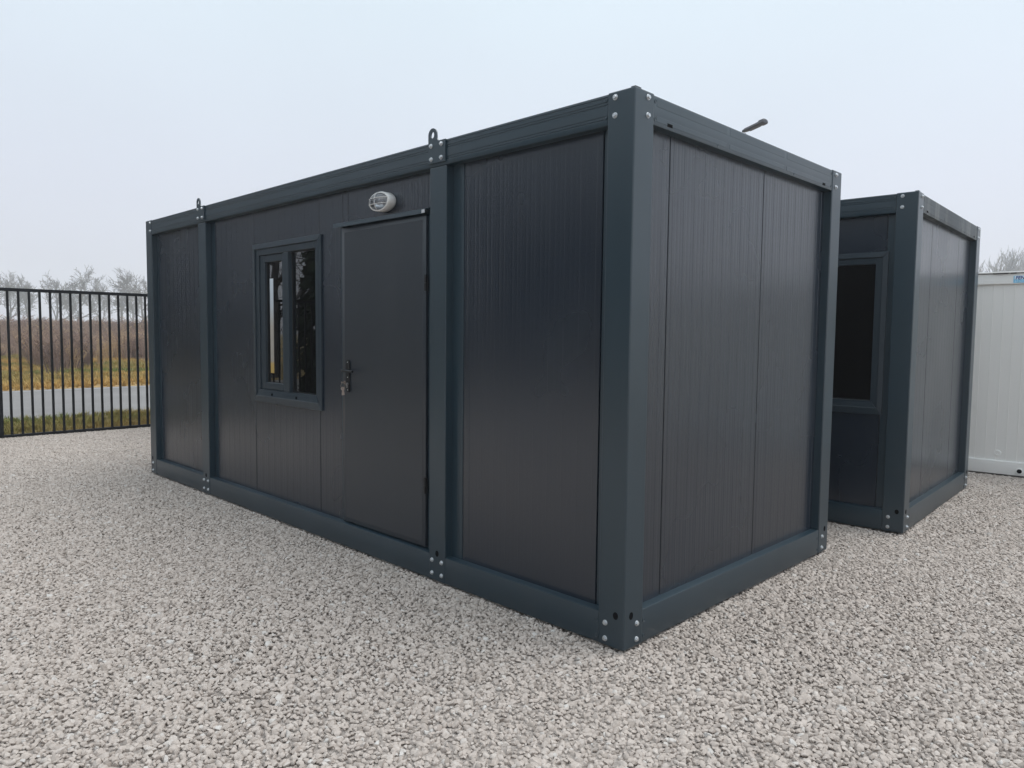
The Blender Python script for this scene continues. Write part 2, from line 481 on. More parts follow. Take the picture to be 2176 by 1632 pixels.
    # back and far end, plain ribbed panels
    for k in range(6):
        a_ = .14+k*(LEN-.28)/6
        obj('wall_panel', ribbed(a_, a_+(LEN-.28)/6, zz0, zz1, B, fine=1), pm, root)
    for k in range(2):
        a_ = .14+k*(wid-.28)/2
        obj('wall_panel', ribbed(a_, a_+(wid-.28)/2, zz0, zz1, W_, fine=1), pm, root)
    # floor, ceiling, roof
    bxo('floor', (-LEN+.124, -.124, .124, wid-.124, .05, .14), M['interior'], root, 0)
    bxo('ceiling', (-LEN+.124, -.124, .124, wid-.124, H-.12, H-.09), M['interior'], root, 0)
    bxo('roof', (-LEN+.124, -.124, .124, wid-.124, H-.06, H-.02), fm, root, 0)
    # inner lining keeps the room dark behind the glass
    bxo('inner_lining', (-LEN+.16, -.16, wid-.15, wid-.13, .141, H-.121), M['interior'], root, 0)
    return root

def window(root, T, u0, u1, z0, z1, layout, y=REC):
    """u0..z1 is the outer edge of the casing"""
    wm = M['wframe']; cw = .04
    bm = bmesh.new()                                     # mitred casing, four boards
    o_ = [(u0, z0), (u1, z0), (u1, z1), (u0, z1)]
    bw = .052
    i_ = [(u0+cw, z0+bw), (u1-cw, z0+bw), (u1-cw, z1-cw), (u0+cw, z1-cw)]
    for k in range(4):
        q = (o_[k], o_[(k+1) % 4], i_[(k+1) % 4], i_[k])
        cx = sum(p[0] for p in q)/4; cz = sum(p[1] for p in q)/4
        q = [(cx+(p[0]-cx)*.9985, cz+(p[1]-cz)*.9985) for p in q]
        yo = y-.013; yi = y-.017
        f_ = [bm.verts.new((p[0], yo if j < 2 else yi, p[1])) for j, p in enumerate(q)]
        g_ = [bm.verts.new((p[0], y+.001, p[1])) for p in q]
        bm.faces.new(f_); bm.faces.new(g_)
        for j in range(4):
            bm.faces.new((f_[j], f_[(j+1) % 4], g_[(j+1) % 4], g_[j]))
    bmesh.ops.bevel(bm, geom=[e_ for e_ in bm.edges], offset=.0018, segments=1, affect='EDGES')
    bmesh.ops.transform(bm, matrix=T, verts=bm.verts)
    win = obj('window', bm, wm, root)
    def ring(nm, a0, a1, c0, c1, w4, y0, y1, mat, par):
        l_, r_, b_, t_ = w4
        bm = bmesh.new()
        box(bm, a0, a0+l_, y0, y1, c0, c1, .003, T, 1)
        box(bm, a1-r_, a1, y0, y1, c0, c1, .003, T, 1)
        box(bm, a0+l_+.0003, a1-r_-.0003, y0+.0004, y1, c0, c0+b_, .003, T, 1)
        box(bm, a0+l_+.0003, a1-r_-.0003, y0+.0004, y1, c1-t_, c1, .003, T, 1)
        return obj(nm, bm, mat, par)
    a0, a1, c0, c1 = u0+cw, u1-cw, z0+bw, z1-cw
    ring('window_frame', a0, a1, c0, c1, (.05, .05, .05, .05), y-.006, y+.075, wm, win)
    # drip sill, tilted, with two drain plugs
    bm = bmesh.new()
    vs = [(a0+.008, y-.014, c0+.0), (a1-.008, y-.014, c0+.0), (a1-.04, y-.007, c0+.05), (a0+.035, y-.007, c0+.05)]
    f_ = [bm.verts.new(v) for v in vs]; g_ = [bm.verts.new((v[0], y-.004, v[2])) for v in vs]
    bm.faces.new(f_); bm.faces.new(g_)
    for j in range(4):
        bm.faces.new((f_[j], f_[(j+1) % 4], g_[(j+1) % 4], g_[j]))
    bmesh.ops.transform(bm, matrix=T, verts=bm.verts)
    obj('window_sill', bm, wm, win)
    def pane(p0, p1, q0, q1, yy):
        ring('gasket', p0-.004, p1+.004, q0-.004, q1+.004, (.009,)*4, yy-.004, yy+.01, M['rubber'], win)
        bm = bmesh.new(); box(bm, p0, p1, yy, yy+.005, q0, q1, 0, T)
        return obj('pane', bm, M['glass'], win)
    if layout == 'double':
        mu = u0+.478
        bxo('mullion', (mu, mu+.08, y-.004, y+.074, c0+.045, c1-.05), wm, win, .004, T)
        ring('opening_sash', a0+.052, mu-.002, c0+.052, c1-.052, (.072, .03, .055, .055), y+.006, y+.07, wm, win)
        pane(a0+.122, mu-.03, c0+.105, c1-.105, y+.03)
        pane(mu+.082, a1-.052, c0+.052, c1-.052, y+.03)
        for uu in (u0+.30, u0+.68):
            link_mesh('drain_plug', shared(lambda bm: lathe(bm, [(.0105, 0), (.0105, -.004), (.004, -.0055), (0, -.005)], 12), M['hole']), None, win, T @ Matrix.Translation((uu, y-.0115, c0+.016)))
        bm = bmesh.new(); box(bm, a0+.168, a0+.222, y+.0275, y+.0292, z0+.235, z1-.275, 0, T)
        tag(obj('label_strip', bm, M['strip'], win), 'narrow pale and tan strip stuck down the glass')
    else:
        pane(a0+.052, a1-.052, c0+.052, c1-.052, y+.03)
    return win

# ---- the dark cabin in front
P1, P2 = (-1.426, -1.281), (-4.685, -4.535)
c1 = cabin('portable_cabin', (0, 0, 0), 0, posts=(P2, P1))
tag(c1, 'anthracite steel cabin with closed door and two-pane window, nearest on the gravel', 'cabin', 'anthracite cabins')
pm, fm = M['panel'], M['frame']
za, zb_ = .12, HGT-.11
def pnl(a_, b_, q0=za, q1=zb_, ph=0.0, **k):
    return obj('wall_panel', ribbed(a_, b_, q0, q1, I4, phase=ph, **k), pm, c1)
pnl(-LEN+.19, P2[1]-.15); bxo('corner_trim', (-LEN+.1, -LEN+.189, REC, REC+.05, za, zb_), fm, c1, .002)
bxo('corner_trim', (P2[0]+.04, P2[1]+.07, REC+.003, REC+.05, za, zb_), fm, c1, .002)
pnl(P2[1]+.071, -3.735)
pnl(-3.735, -2.737, 2.13, zb_, .02); pnl(-3.735, -2.737, za, .92, .02)
pnl(-2.737, -2.43); pnl(-2.43, -2.366, 2.19, zb_)
pnl(-2.366, P1[0]-.045, 2.19, zb_, .01)
bxo('corner_trim', (P1[0]-.044, P1[0]+.02, REC-.004, REC+.05, za, zb_), fm, c1, .002)
bxo('corner_trim', (P1[1]-.04, -1.188, REC, REC+.05, za, zb_), fm, c1, .002)
pnl(-1.187, -.206, ph=-1.032+.0005, fine=3, dep=.0008)
bxo('corner_trim', (-.204, -.1, REC+.001, REC+.05, za, zb_), fm, c1, .002)
window(c1, I4, -3.735, -2.695, .90, 2.155, 'double')

# door
D0, D1, DZ0, DZ1 = -2.402, -1.497, .166, 2.165
bm = bmesh.new()
box(bm, D0-.03, D0-.003, REC-.012, REC+.05, .14, DZ1+.02, .002, seg=1)
box(bm, D1+.004, D1+.026, REC-.008, REC+.05, .14, DZ1+.02, .002, seg=1)
box(bm, D0-.003, D1+.004, REC+.0, REC+.05, DZ1+.004, DZ1+.025, .002, seg=1)
obj('door_frame', bm, fm, c1)
bm = bmesh.new()
box(bm, D0, D1, REC-.024, REC+.03, DZ0, DZ1, .003)
box(bm, D0+.03, D1-.03, REC-.0252, REC, DZ0+.03, DZ1-.03, .001, seg=1)
door = obj('door', bm, M['door'], c1, smooth=40)
YD = REC-.0252
for z_ in (.501, 1.713):
    bm = bmesh.new()
    for q0, q1 in ((0, .047), (.0485, .0965)):
        lathe(bm, [(0, q0), (.0095, q0), (.0095, q1), (0, q1)], 12, Matrix.Translation((D1+.006, REC-.033, z_)) @ Matrix.Rotation(R(90), 4, 'X') @ Matrix.Diagonal((1, 1, 1, 1)))
    box(bm, D1-.002, D1+.022, REC-.03, REC-.0245, z_+.006, z_+.09, .001, seg=1)
    obj('hinge', bm, M['black'], door, smooth=35)
PX = -2.327
def capsule(cx, z0, z1, hw_):
    r_ = hw_
    return [(cx+r_*math.cos(R(a_)), z1-r_+r_*math.sin(R(a_))) for a_ in range(0, 181, 20)] + [(cx+r_*math.cos(R(a_)), z0+r_+r_*math.sin(R(a_))) for a_ in range(180, 361, 20)]
bm = bmesh.new(); outline(bm, capsule(PX, 1.058, 1.28, .021), [], YD-.008, YD-.0003)
plate = obj('lock_plate', bm, M['black'], door, smooth=30)
bm = bmesh.new()
tube(bm, [(PX, YD-.007, 1.207), (PX, YD-.045, 1.207)], .0105, 12)
tube(bm, [(PX-.012, YD-.047, 1.207), (PX+.02, YD-.049, 1.208), (PX+.07, YD-.051, 1.207), (PX+.115, YD-.046, 1.204)], .0085, 10)
obj('door_handle', bm, M['black'], door, smooth=50)
bm = bmesh.new()
tube(bm, [(PX, YD-.007, 1.115), (PX, YD-.018, 1.115)], .0095, 12); box(bm, PX-.004, PX+.004, YD-.016, YD-.008, 1.088, 1.112, .001, seg=1)
obj('lock_cylinder', bm, M['cylinder'], door, smooth=40)
for zz in (1.263, 1.161, 1.075):
    link_mesh('plate_screw', shared(lambda bm: lathe(bm, [(.0038, 0), (.0034, -.0015), (0, -.002)], 10), M['steel']), None, door, Matrix.Translation((PX-.001, YD-.008, zz)))
# rain hood over the door
bm = bmesh.new()
pr = [(REC-.0005, 2.205), (REC-.012, 2.206), (.006, 2.196), (.004, 2.170), (.0065, 2.170), (.008, 2.193), (REC-.0005, 2.196)]
a_ = [bm.verts.new((-2.475, p, q)) for p, q in pr]; b_ = [bm.verts.new((-1.478, p, q-.004)) for p, q in pr]
for i in range(len(pr)):
    bm.faces.new((a_[i], a_[(i+1) % len(pr)], b_[(i+1) % len(pr)], b_[i]))
bm.faces.new(a_); bm.faces.new(b_)
hood = obj('rain_hood', bm, fm, c1)
bm = bmesh.new(); box(bm, -1.507, -1.4785, .0012, .0038, 2.168, 2.188, .0005, seg=1)
tag(obj('hood_end', bm, M['steel'], hood), 'bright bare metal end of the door hood')

# keys hanging in the lock
kr = empty('key_bunch', (PX-.004, YD-.019, 1.113))
def keyobj(nm, T):
    bm = bmesh.new()
    outline(bm, [(.012*math.cos(R(a_)), -.012+.013*math.sin(R(a_))) for a_ in range(0, 360, 24)], [[(.0045*math.cos(R(a_)), -.008+.004*math.sin(R(a_))) for a_ in range(0, 360, 40)]], 0, .002)
    box(bm, -.0042, .0042, .0002, .0018, -.056, -.0245, 0)
    for q in (-.052, -.044, -.037):
        box(bm, .0042, .0065, .0003, .0017, q, q+.004, 0)
    bmesh.ops.transform(bm, matrix=T, verts=bm.verts)
    return obj(nm, bm, M['key'], kr)
ko = keyobj('key', Matrix.Translation((.0, -.003, .012)) @ Matrix.Rotation(R(90), 4, 'Y'))
bm = bmesh.new()
rc = Vector((-.006, -.018, -.006))
tube(bm, [rc+Vector((.004*math.sin(R(a_)), .017*math.cos(R(a_)), .019*math.sin(R(a_)))) for a_ in range(0, 360, 20)], .0013, 6, True)
obj('key_ring', bm, M['key'], kr, smooth=60)
keyobj('key', Matrix.Translation((-.005, -.02, -.018)) @ Matrix.Rotation(R(35), 4, 'Z') @ Matrix.Rotation(R(6), 4, 'Y'))
keyobj('key', Matrix.Translation((-.008, -.024, -.017)) @ Matrix.Rotation(R(70), 4, 'Z') @ Matrix.Rotation(R(-12), 4, 'Y'))
tag(kr, 'small bunch of keys hanging from the lock of the cabin door', 'keys')

# bulkhead lamp above the door
lr = empty('wall_lamp', (-1.925, REC-.0018, 2.283)); lr.scale = (1.04, 1, .91)
def oval(bm, prof, ax=1.55, n=40, T=I4):
    lathe(bm, prof, n, T @ Matrix.Diagonal((ax, 1, 1, 1)))
bm = bmesh.new()
oval(bm, [(0, 0), (.064, 0), (.067, -.006), (.067, -.052), (.064, -.060), (.058, -.061), (.0555, -.056), (.053, -.02), (0, -.018)])
obj('housing', bm, M['lampwhite'], lr, smooth=40)
bm = bmesh.new(); oval(bm, [(0, -.019), (.03, -.021), (.05, -.034), (.0525, -.05)])
obj('reflector', bm, M['steel'], lr, smooth=60)
bm = bmesh.new()
oval(bm, [(.0555, -.057), (.054, -.066), (.047, -.075), (.034, -.083), (.018, -.087), (0, -.088)])
obj('lens', bm, M['lens'], lr, smooth=60)
bm = bmesh.new()
lathe(bm, [(0, -.022), (.014, -.022), (.014, -.036), (.012, -.038), (.02, -.050), (.022, -.06), (.016, -.074), (0, -.079)], 16)
obj('bulb', bm, M['diode'], lr, smooth=60)
for zz in (-.02, .02):
    bm = bmesh.new()
    k_ = math.sqrt(1-(zz/.064)**2)
    tube(bm, [(.094*k_*math.sin(R(a_)), -.058-.034*k_*math.cos(R(a_)), zz) for a_ in range(-90, 91, 10)], .0019, 6)
    obj('guard_bar', bm, M['lampwhite'], lr, smooth=60)
bm = bmesh.new()
tube(bm, [(.0, -.058-.035*math.cos(R(a_)), .0615*math.sin(R(a_))) for a_ in range(-90, 91, 10)], .0019, 6)
obj('guard_bar', bm, M['lampwhite'], lr, smooth=60)
tag(lr, 'white oval caged bulkhead lamp fixed to the cabin wall above the door', 'lamp')

# ---- the second dark cabin behind it
c2 = cabin('portable_cabin', (.236, 3.20, 0), R(2.93), rib=.0004, H=2.535, side_seams=(.70, 1.70), side_mat='stained', posts=((-4.69, -4.54),))
tag(c2, 'anthracite steel cabin with single dark window facing the gap, stained end roof beam', 'cabin', 'anthracite cabins')
def pn2(a_, b_, q0=.12, q1=2.425):
    return obj('wall_panel', ribbed(a_, b_, q0, q1, I4, dep=.0003), pm, c2)
bxo('corner_trim', (-.21, -.1, REC+.001, REC+.05, .12, 2.425), fm, c2, .002)
pn2(-.80-.25, -.212, 2.08, 2.425); pn2(-.80-.25, -.212, .12, .9); pn2(-2.2, -1.05); pn2(-3.4, -2.2); pn2(-4.5, -3.4); pn2(-LEN+.15, -4.5)
window(c2, I4, -1.08, -.195, .875, 2.115, 'single')

# ---- white container at the back
wz = 2.18
wr = empty('white_container', (-.116-1.2*math.cos(R(5.2)), 6.589-1.2*math.sin(R(5.2)), 0), R(5.2))
wp, wf = M['whitepanel'], M['white']
WL, WW = 6.0, 2.3
for k, (a_, b_, T) in enumerate(((0, WL, I4), (-WW, 0, rz(R(-90))), (0, WW, Matrix.Translation((WL, 0, 0)) @ rz(R(90))), (-WL, 0, Matrix.Translation((0, WW, 0)) @ rz(R(180))))):
    obj('base_beam', beam_profile(a_+.101, b_-.101, 0, .145, T, .006, .1, (.12,)), wf, wr, smooth=25)
    obj('top_beam', beam_profile(a_+.101, b_-.101, wz-.128, wz-.018, T, .006, .1, (wz-.105, wz-.04)), wf, wr, smooth=25)
    n = max(2, round((b_-a_)/.96))
    for j in range(n):
        obj('wall_panel', ribbed(a_+.1+(b_-a_-.2)*j/n, a_+.1+(b_-a_-.2)*(j+1)/n, .1, wz-.1, T, y=.03, th=.03, pitch=.096, fine=1, phase=1.2+.051+.003, dep=.0028), wp, wr)
for px, py in ((0, 0), (WL-.1, 0), (0, WW-.1), (WL-.1, WW-.1)):
    bxo('corner_post', (px, px+.1, py, py+.1, 0, wz-.02), wf, wr, .005)
bxo('roof', (-.01, WL+.01, -.012, WW+.012, wz-.012, wz+.004), wf, wr, .004)
for u_, w_ in ((1.2+.14, .14), (1.2+.3, .05), (1.2+.52, .2)):
    bxo('roof_flashing_gap', (u_, u_+w_, -.0135, .004, wz-.0175, wz-.0125), M['hole'], wr, 0)
link_mesh('vent_rosette', shared(lambda bm: lathe(bm, [(.034, 0), (.032, -.006), (.022, -.008), (.02, -.005), (.007, -.006), (.006, -.002), (0, -.002)], 24), M['white']), None, wr, Matrix.Translation((1.2+.266, .03, .225)))
po = link_mesh('outlet_collar', shared(lambda bm: lathe(bm, [(.036, 0), (.034, -.012), (.026, -.014), (.024, -.002), (.0, -.001)], 24), M['white']), None, wr, Matrix.Translation((1.2+.473, .006, .05)))
link_mesh('outlet_opening', shared(lambda bm: lathe(bm, [(.023, 0), (.022, -.002), (0, -.002)], 20), M['hole']), None, po, Matrix.Translation((0, -.004, 0)))
bm = bmesh.new(); box(bm, 1.2+.325, 1.2+.60, .0035, .0055, wz-.118, wz-.045, 0)
stk = obj('sticker', bm, M['stickerblue'], wr)
bm = bmesh.new(); box(bm, 1.2+.334, 1.2+.60, .0028, .0034, wz-.083, wz-.048, 0)
obj('sticker_upper_field', bm, M['stickerpale'], stk)
fc = bpy.data.curves.new('lettering', 'FONT'); fc.body = 'FEN'; fc.size = .046; fc.offset = .0012; fc.extrude = .0004; fc.shear = .15
fo = bpy.data.objects.new('lettering', fc); COL.objects.link(fo); fo.parent = stk
fc.materials.append(M['stickernavy'])
tm = bpy.data.meshes.new_from_object(fo.evaluated_get(bpy.context.evaluated_depsgraph_get())); bpy.data.objects.remove(fo)
fo = link_mesh('lettering', tm, M['stickernavy'], stk)
fo.matrix_local = Matrix.Translation((1.2+.342, .0022, wz-.081)) @ Matrix.Rotation(R(90), 4, 'X')
tag(fo, 'dark blue lettering FEN')
bm = bmesh.new()
for j in range(6):
    u_ = 1.2+.34+j*.02
    box(bm, u_, u_+.003, .0028, .0034, wz-.107, wz-.091, 0); box(bm, u_+.006, u_+.012, .0028, .0034, wz-.107+.004*(j % 2), wz-.103+.004*(j % 2), 0)
obj('small_print', bm, M['stickerpale'], stk)
tag(wr, 'white sandwich-panel container with blue sticker under its roof edge', 'container')

# ------------------------------------------------------------------ ground
def sheet(name, x0, x1, y0, y1, z, mat):
    bm = bmesh.new(); vs = [bm.verts.new(v) for v in ((x0, y0, z), (x1, y0, z), (x1, y1, z), (x0, y1, z))]
    bm.faces.new(vs)
    return tag(obj(name, bm, mat), kind='structure')
sheet('ground', -400, 400, -400, 400, -.06, M['field'])
sheet('gravel_yard', -9.93, 40, -40, 40, -.0235, M['bed'])
sheet('road', -19.3, -12.35, -300, 300, -.052, M['asphalt'])
lo = sheet('road_edge_line', -18.95, -18.83, -300, 300, -.047, M['roadpaint'])

# ------------------------------------------------------------------ scatter helper (loose masses only)
rng = np.random.default_rng(7); random.seed(5)
def variants(name, meshes, mat):
    c = bpy.data.collections.new(name)
    for i, me in enumerate(meshes):
        me.materials.append(mat)
        o = bpy.data.objects.new(name+'_piece', me); c.objects.link(o)
    return c
def scatter(name, pts, rots, scl, idx, coll):
    n = len(pts)
    me = bpy.data.meshes.new(name); me.vertices.add(n)
    me.vertices.foreach_set('co', np.asarray(pts, np.float32).ravel())
    for nm, ty, val in (('rot', 'FLOAT_VECTOR', rots), ('scl', 'FLOAT_VECTOR', scl)):
        at = me.attributes.new(nm, ty, 'POINT'); at.data.foreach_set('vector', np.asarray(val, np.float32).ravel())
    at = me.attributes.new('idx', 'INT', 'POINT'); at.data.foreach_set('value', np.asarray(idx, np.int32))
    o = bpy.data.objects.new(name, me); COL.objects.link(o)
    ng = bpy.data.node_groups.new(name+'_scatter', 'GeometryNodeTree')
    ng.interface.new_socket('Geometry', in_out='INPUT', socket_type='NodeSocketGeometry')
    ng.interface.new_socket('Geometry', in_out='OUTPUT', socket_type='NodeSocketGeometry')
    gi = ng.nodes.new('NodeGroupInput'); go = ng.nodes.new('NodeGroupOutput')
    iop = ng.nodes.new('GeometryNodeInstanceOnPoints')
    ci = ng.nodes.new('GeometryNodeCollectionInfo'); ci.inputs['Collection'].default_value = coll
    ci.inputs['Separate Children'].default_value = True; ci.inputs['Reset Children'].default_value = True
    iop.inputs['Pick Instance'].default_value = True
    def na(nm, ty):
        q = ng.nodes.new('GeometryNodeInputNamedAttribute'); q.data_type = ty; q.inputs['Name'].default_value = nm
        return next(s for s in q.outputs if s.enabled and s.name == 'Attribute')
    ng.links.new(gi.outputs[0], iop.inputs['Points']); ng.links.new(ci.outputs[0], iop.inputs['Instance'])
    ng.links.new(na('idx', 'INT'), iop.inputs['Instance Index'])
    e2r = ng.nodes.new('FunctionNodeEulerToRotation')
    ng.links.new(na('rot', 'FLOAT_VECTOR'), e2r.inputs[0]); ng.links.new(e2r.outputs[0], iop.inputs['Rotation'])
    ng.links.new(na('scl', 'FLOAT_VECTOR'), iop.inputs['Scale'])
    ng.links.new(iop.outputs[0], go.inputs[0])
    md = o.modifiers.new('scatter', 'NODES'); md.node_group = ng
    return o

# gravel: individual stones, unit size, several shapes
def stone(seed):
    rr = np.random.default_rng(seed)
    bm = bmesh.new(); bmesh.ops.create_icosphere(bm, subdivisions=2, radius=.5)
    cuts = [(Vector(rr.normal(size=3)).normalized(), rr.uniform(.22, .40)) for _ in range(12)]
    sx = Vector((rr.uniform(1.0, 1.35), rr.uniform(.75, 1.0), rr.uniform(.55, .8)))
    for v in bm.verts:
        for n_, d_ in cuts:
            k_ = v.co.dot(n_)
            if k_ > d_:
                v.co -= n_*(k_-d_)*.93
        v.co = Vector((v.co.x*sx.x, v.co.y*sx.y, v.co.z*sx.z)) * (1+rr.normal()*.012)
    me = bpy.data.meshes.new('stone'); bm.to_mesh(me); bm.free()
    me.polygons.foreach_set('use_smooth', [True]*len(me.polygons)); me.set_sharp_from_angle(angle=R(34))
    return me
STN = variants('stone', [stone(100+i) for i in range(12)], M['stone'])
def inside_cabin(x_, y_, o, ang, x0, x1, y0, y1):
    c_, s_ = math.cos(ang), math.sin(ang); dx, dy = x_-o[0], y_-o[1]
    u = c_*dx+s_*dy; v = -s_*dx+c_*dy
    return (u > x0) & (u < x1) & (v > y0) & (v < y1)
cell = .0184
gx, gy = np.meshgrid(np.arange(-9.9, 5.5, cell), np.arange(-5.6, 9.2, cell), indexing='ij')
px = (gx+rng.uniform(-.5, .5, gx.shape)*cell*1.1).ravel(); py = (gy+rng.uniform(-.5, .5, gx.shape)*cell*1.1).ravel()
dx, dy = px-(CAM.x+1.9), py-(CAM.y-1.95)        # spread wide enough for a step to either side
dist = np.hypot(dx, dy); az = np.degrees(np.arctan2(dy, dx))       # view axis at 134.6 deg, half angle about 35
da = np.abs((az-134.6+180) % 360-180)
keep = (da < 43)
keep &= ~inside_cabin(px, py, (0, 0), 0, -LEN+.04, -.04, .04, WID-.04)
keep &= ~inside_cabin(px, py, (.236, 3.2), R(2.93), -LEN+.04, -.04, .04, WID-.04)
keep &= ~((py > 2.4) & (px < -1.8) & (py < 9.2))                      # hidden behind the cabins
keep &= ~((py > 6.62+.09*px) & (px > -2))
keep &= ~((py > -.2) & (py > 2.0) & (px < -6))
px, py = px[keep], py[keep]; n = len(px); dist = dist[keep]
sz = np.clip(rng.lognormal(math.log(.0248), .34, n), .012, .055)
lay = rng.uniform(0, 1, n)
pz = -.019+.006*lay+.004*np.sin(px*2.1+1)*np.sin(py*1.7) - .25*np.maximum(sz-.026, 0)
edge = (px > -LEN-.06) & (px < .06) & (py > -.06) & (py < WID+.06)
pz[edge] = np.minimum(pz[edge]-.003, -.018)
rot = np.stack([rng.normal(0, .42, n), rng.normal(0, .42, n), rng.uniform(0, 6.28, n)], 1)
scl = sz[:, None]*rng.uniform(.85, 1.15, (n, 3))
grv = scatter('gravel', np.stack([px, py, pz], 1), rot, scl, rng.integers(0, 12, n), STN)
tag(grv, 'pale grey loose gravel covering the yard around the cabins', 'gravel', kind='stuff')
print('stones', n)

# ------------------------------------------------------------------ fence
fx = -9.85
fr = empty('fence', (fx, .0, 0))
FB = shared(lambda bm: box(bm, -.014, .014, -.014, .014, .02, 1.97, .002, seg=1), M['fence'])
y0f, y1f = -11.8, 3.2
nb = int((y1f-y0f)/.125)
posts_y = [-.575+2.5*k for k in range(-5, 2)]
for k in range(nb+1):
    yy = -.448+.125*(k-round((-.448-y0f)/.125))
    if min(abs(yy-q) for q in posts_y) > .03:
        link_mesh('bar', FB, None, fr, Matrix.Translation((0, yy, 0)))
FP = shared(lambda bm: box(bm, -.03, .03, -.03, .03, -.06, 2.03, .003, seg=1), M['fence'])
for q in posts_y:
    link_mesh('post', FP, None, fr, Matrix.Translation((.0, q, 0)))
for a_, b_ in zip(posts_y, posts_y[1:]):
    for q0, q1 in ((-.015, .028), (1.968, 2.012)):
        bxo('rail', (-.019, .019, a_+.031, b_-.031, q0, q1), M['fence'], fr, .003)
bxo('rail', (-.019, .019, posts_y[-1]+.031, 3.3, -.015, .028), M['fence'], fr, .003)
bxo('rail', (-.019, .019, posts_y[-1]+.031, 3.3, 1.968, 2.012), M['fence'], fr, .003)
bxo('edge_board', (-.05, -.025, y0f-1.2, 3.3, -.06, -.006), M['weed'], fr, .002)
tag(fr, 'black steel bar fence along the edge of the gravel beside the road', 'fence')

# ------------------------------------------------------------------ grass and dry weeds
def blades(seed, n, h, lean, wid, ntw=0):
    rr = np.random.default_rng(seed); V = []; Fc = []
    for _ in range(n):
        a_ = rr.uniform(0, 6.283); r0 = rr.uniform(0, .12)*h*1.2; hh = h*rr.uniform(.55, 1.1)
        dx_, dy_ = math.cos(a_), math.sin(a_); ln = lean*hh*rr.uniform(.2, 1)
        wx, wy = -dy_*wid/2, dx_*wid/2; b = len(V)
        ox, oy = dx_*r0, dy_*r0
        V += [(ox-wx, oy-wy, -.02), (ox+wx, oy+wy, -.02), (ox+dx_*ln*.35+wx*.8, oy+dy_*ln*.35+wy*.8, hh*.55), (ox+dx_*ln*.35-wx*.8, oy+dy_*ln*.35-wy*.8, hh*.55), (ox+dx_*ln, oy+dy_*ln, hh)]
        Fc += [(b, b+1, b+2, b+3), (b+3, b+2, b+4)]
        for k in range(ntw):                              # side twigs of a dry weed
            f_ = rr.uniform(.45, .95); c_ = rr.uniform(0, 6.283); tl = hh*rr.uniform(.08, .2); b = len(V)
            q = np.array([ox+dx_*ln*f_*f_, oy+dy_*ln*f_*f_, hh*f_])
            e_ = q+np.array([math.cos(c_)*tl*.7, math.sin(c_)*tl*.7, tl*.8])
            V += [tuple(q), tuple(q+np.array([0, 0, wid*1.2])), tuple(e_)]; Fc.append((b, b+1, b+2))
    me = bpy.data.meshes.new('clump'); me.from_pydata(V, [], Fc); return me
GR = variants('grass', [blades(20+i, 16, .2, .55, .012) for i in range(5)], M['grass'])
WD = variants('weed', [blades(40+i, 24, 2.3, .4, .045, 7) for i in range(5)], M['weed'])
def wedge(n, r0, r1, a0, a1):
    r_ = np.sqrt(rng.uniform(r0*r0, r1*r1, n)); a_ = np.radians(rng.uniform(a0, a1, n))
    return CAM.x+r_*np.cos(a_), CAM.y+r_*np.sin(a_)
# verge between fence and road, then field beyond the road
vx = rng.uniform(-12.35, -9.98, 5200); vy = rng.uniform(-7, 4.2, 5200)
x2, y2 = wedge(24000, 21.5, 62, 156, 178)
k2 = x2 < -19.4; x2, y2 = x2[k2], y2[k2]
gxp, gyp = np.concatenate([vx, x2]), np.concatenate([vy, y2]); n = len(gxp)
s_ = np.concatenate([rng.uniform(.25, .62, len(vx)), rng.uniform(.35, 1.1, len(x2))])
gs = scatter('grass', np.stack([gxp, gyp, np.full(n, -.055)], 1), np.stack([np.zeros(n), np.zeros(n), rng.uniform(0, 6.28, n)], 1),
             np.stack([s_*1.5, s_*1.5, s_], 1), rng.integers(0, 5, n), GR)
tag(gs, 'yellowed and green rough grass on both sides of the road', 'grass', kind='stuff')
wx, wy = wedge(3000, 60, 110, 154, 178)
nx, ny = wedge(1500, 43, 62, 156, 178)                        # straggling front of the thicket
def patch(n_, az_c, az_w, r_c, r_w):
    r_ = rng.normal(r_c, r_w, n_); a_ = np.radians(rng.normal(az_c, az_w, n_)); return CAM.x+r_*np.cos(a_), CAM.y+r_*np.sin(a_)
p1x, p1y = patch(90, 165.9, .5, 34, 2.2)
p2x, p2y = patch(60, 167.3, .35, 40, 3); p3x, p3y = patch(70, 162.5, 1.0, 44, 2.5)
WX = np.concatenate([wx, nx, p1x, p2x, p3x]); WY = np.concatenate([wy, ny, p1y, p2y, p3y]); n = len(WX)
s_ = np.concatenate([rng.uniform(.65, 1.02, len(wx)), np.clip((np.hypot(nx-CAM.x, ny-CAM.y)-40)/26, .1, 1)*rng.uniform(.35, 1.0, len(nx)), rng.uniform(.3, .62, len(p1x)), rng.uniform(.4, .7, len(p2x)), rng.uniform(.4, .75, len(p3x))])
ws = scatter('dry_weeds', np.stack([WX, WY, np.full(n, -.06)], 1), np.stack([rng.normal(0, .12, n), rng.normal(0, .12, n), rng.uniform(0, 6.28, n)], 1),
             np.stack([s_*1.3, s_*1.3, s_], 1), rng.integers(0, 5, n), WD)
tag(ws, 'thicket of tall brown dry weeds across the far field', 'weeds', kind='stuff')

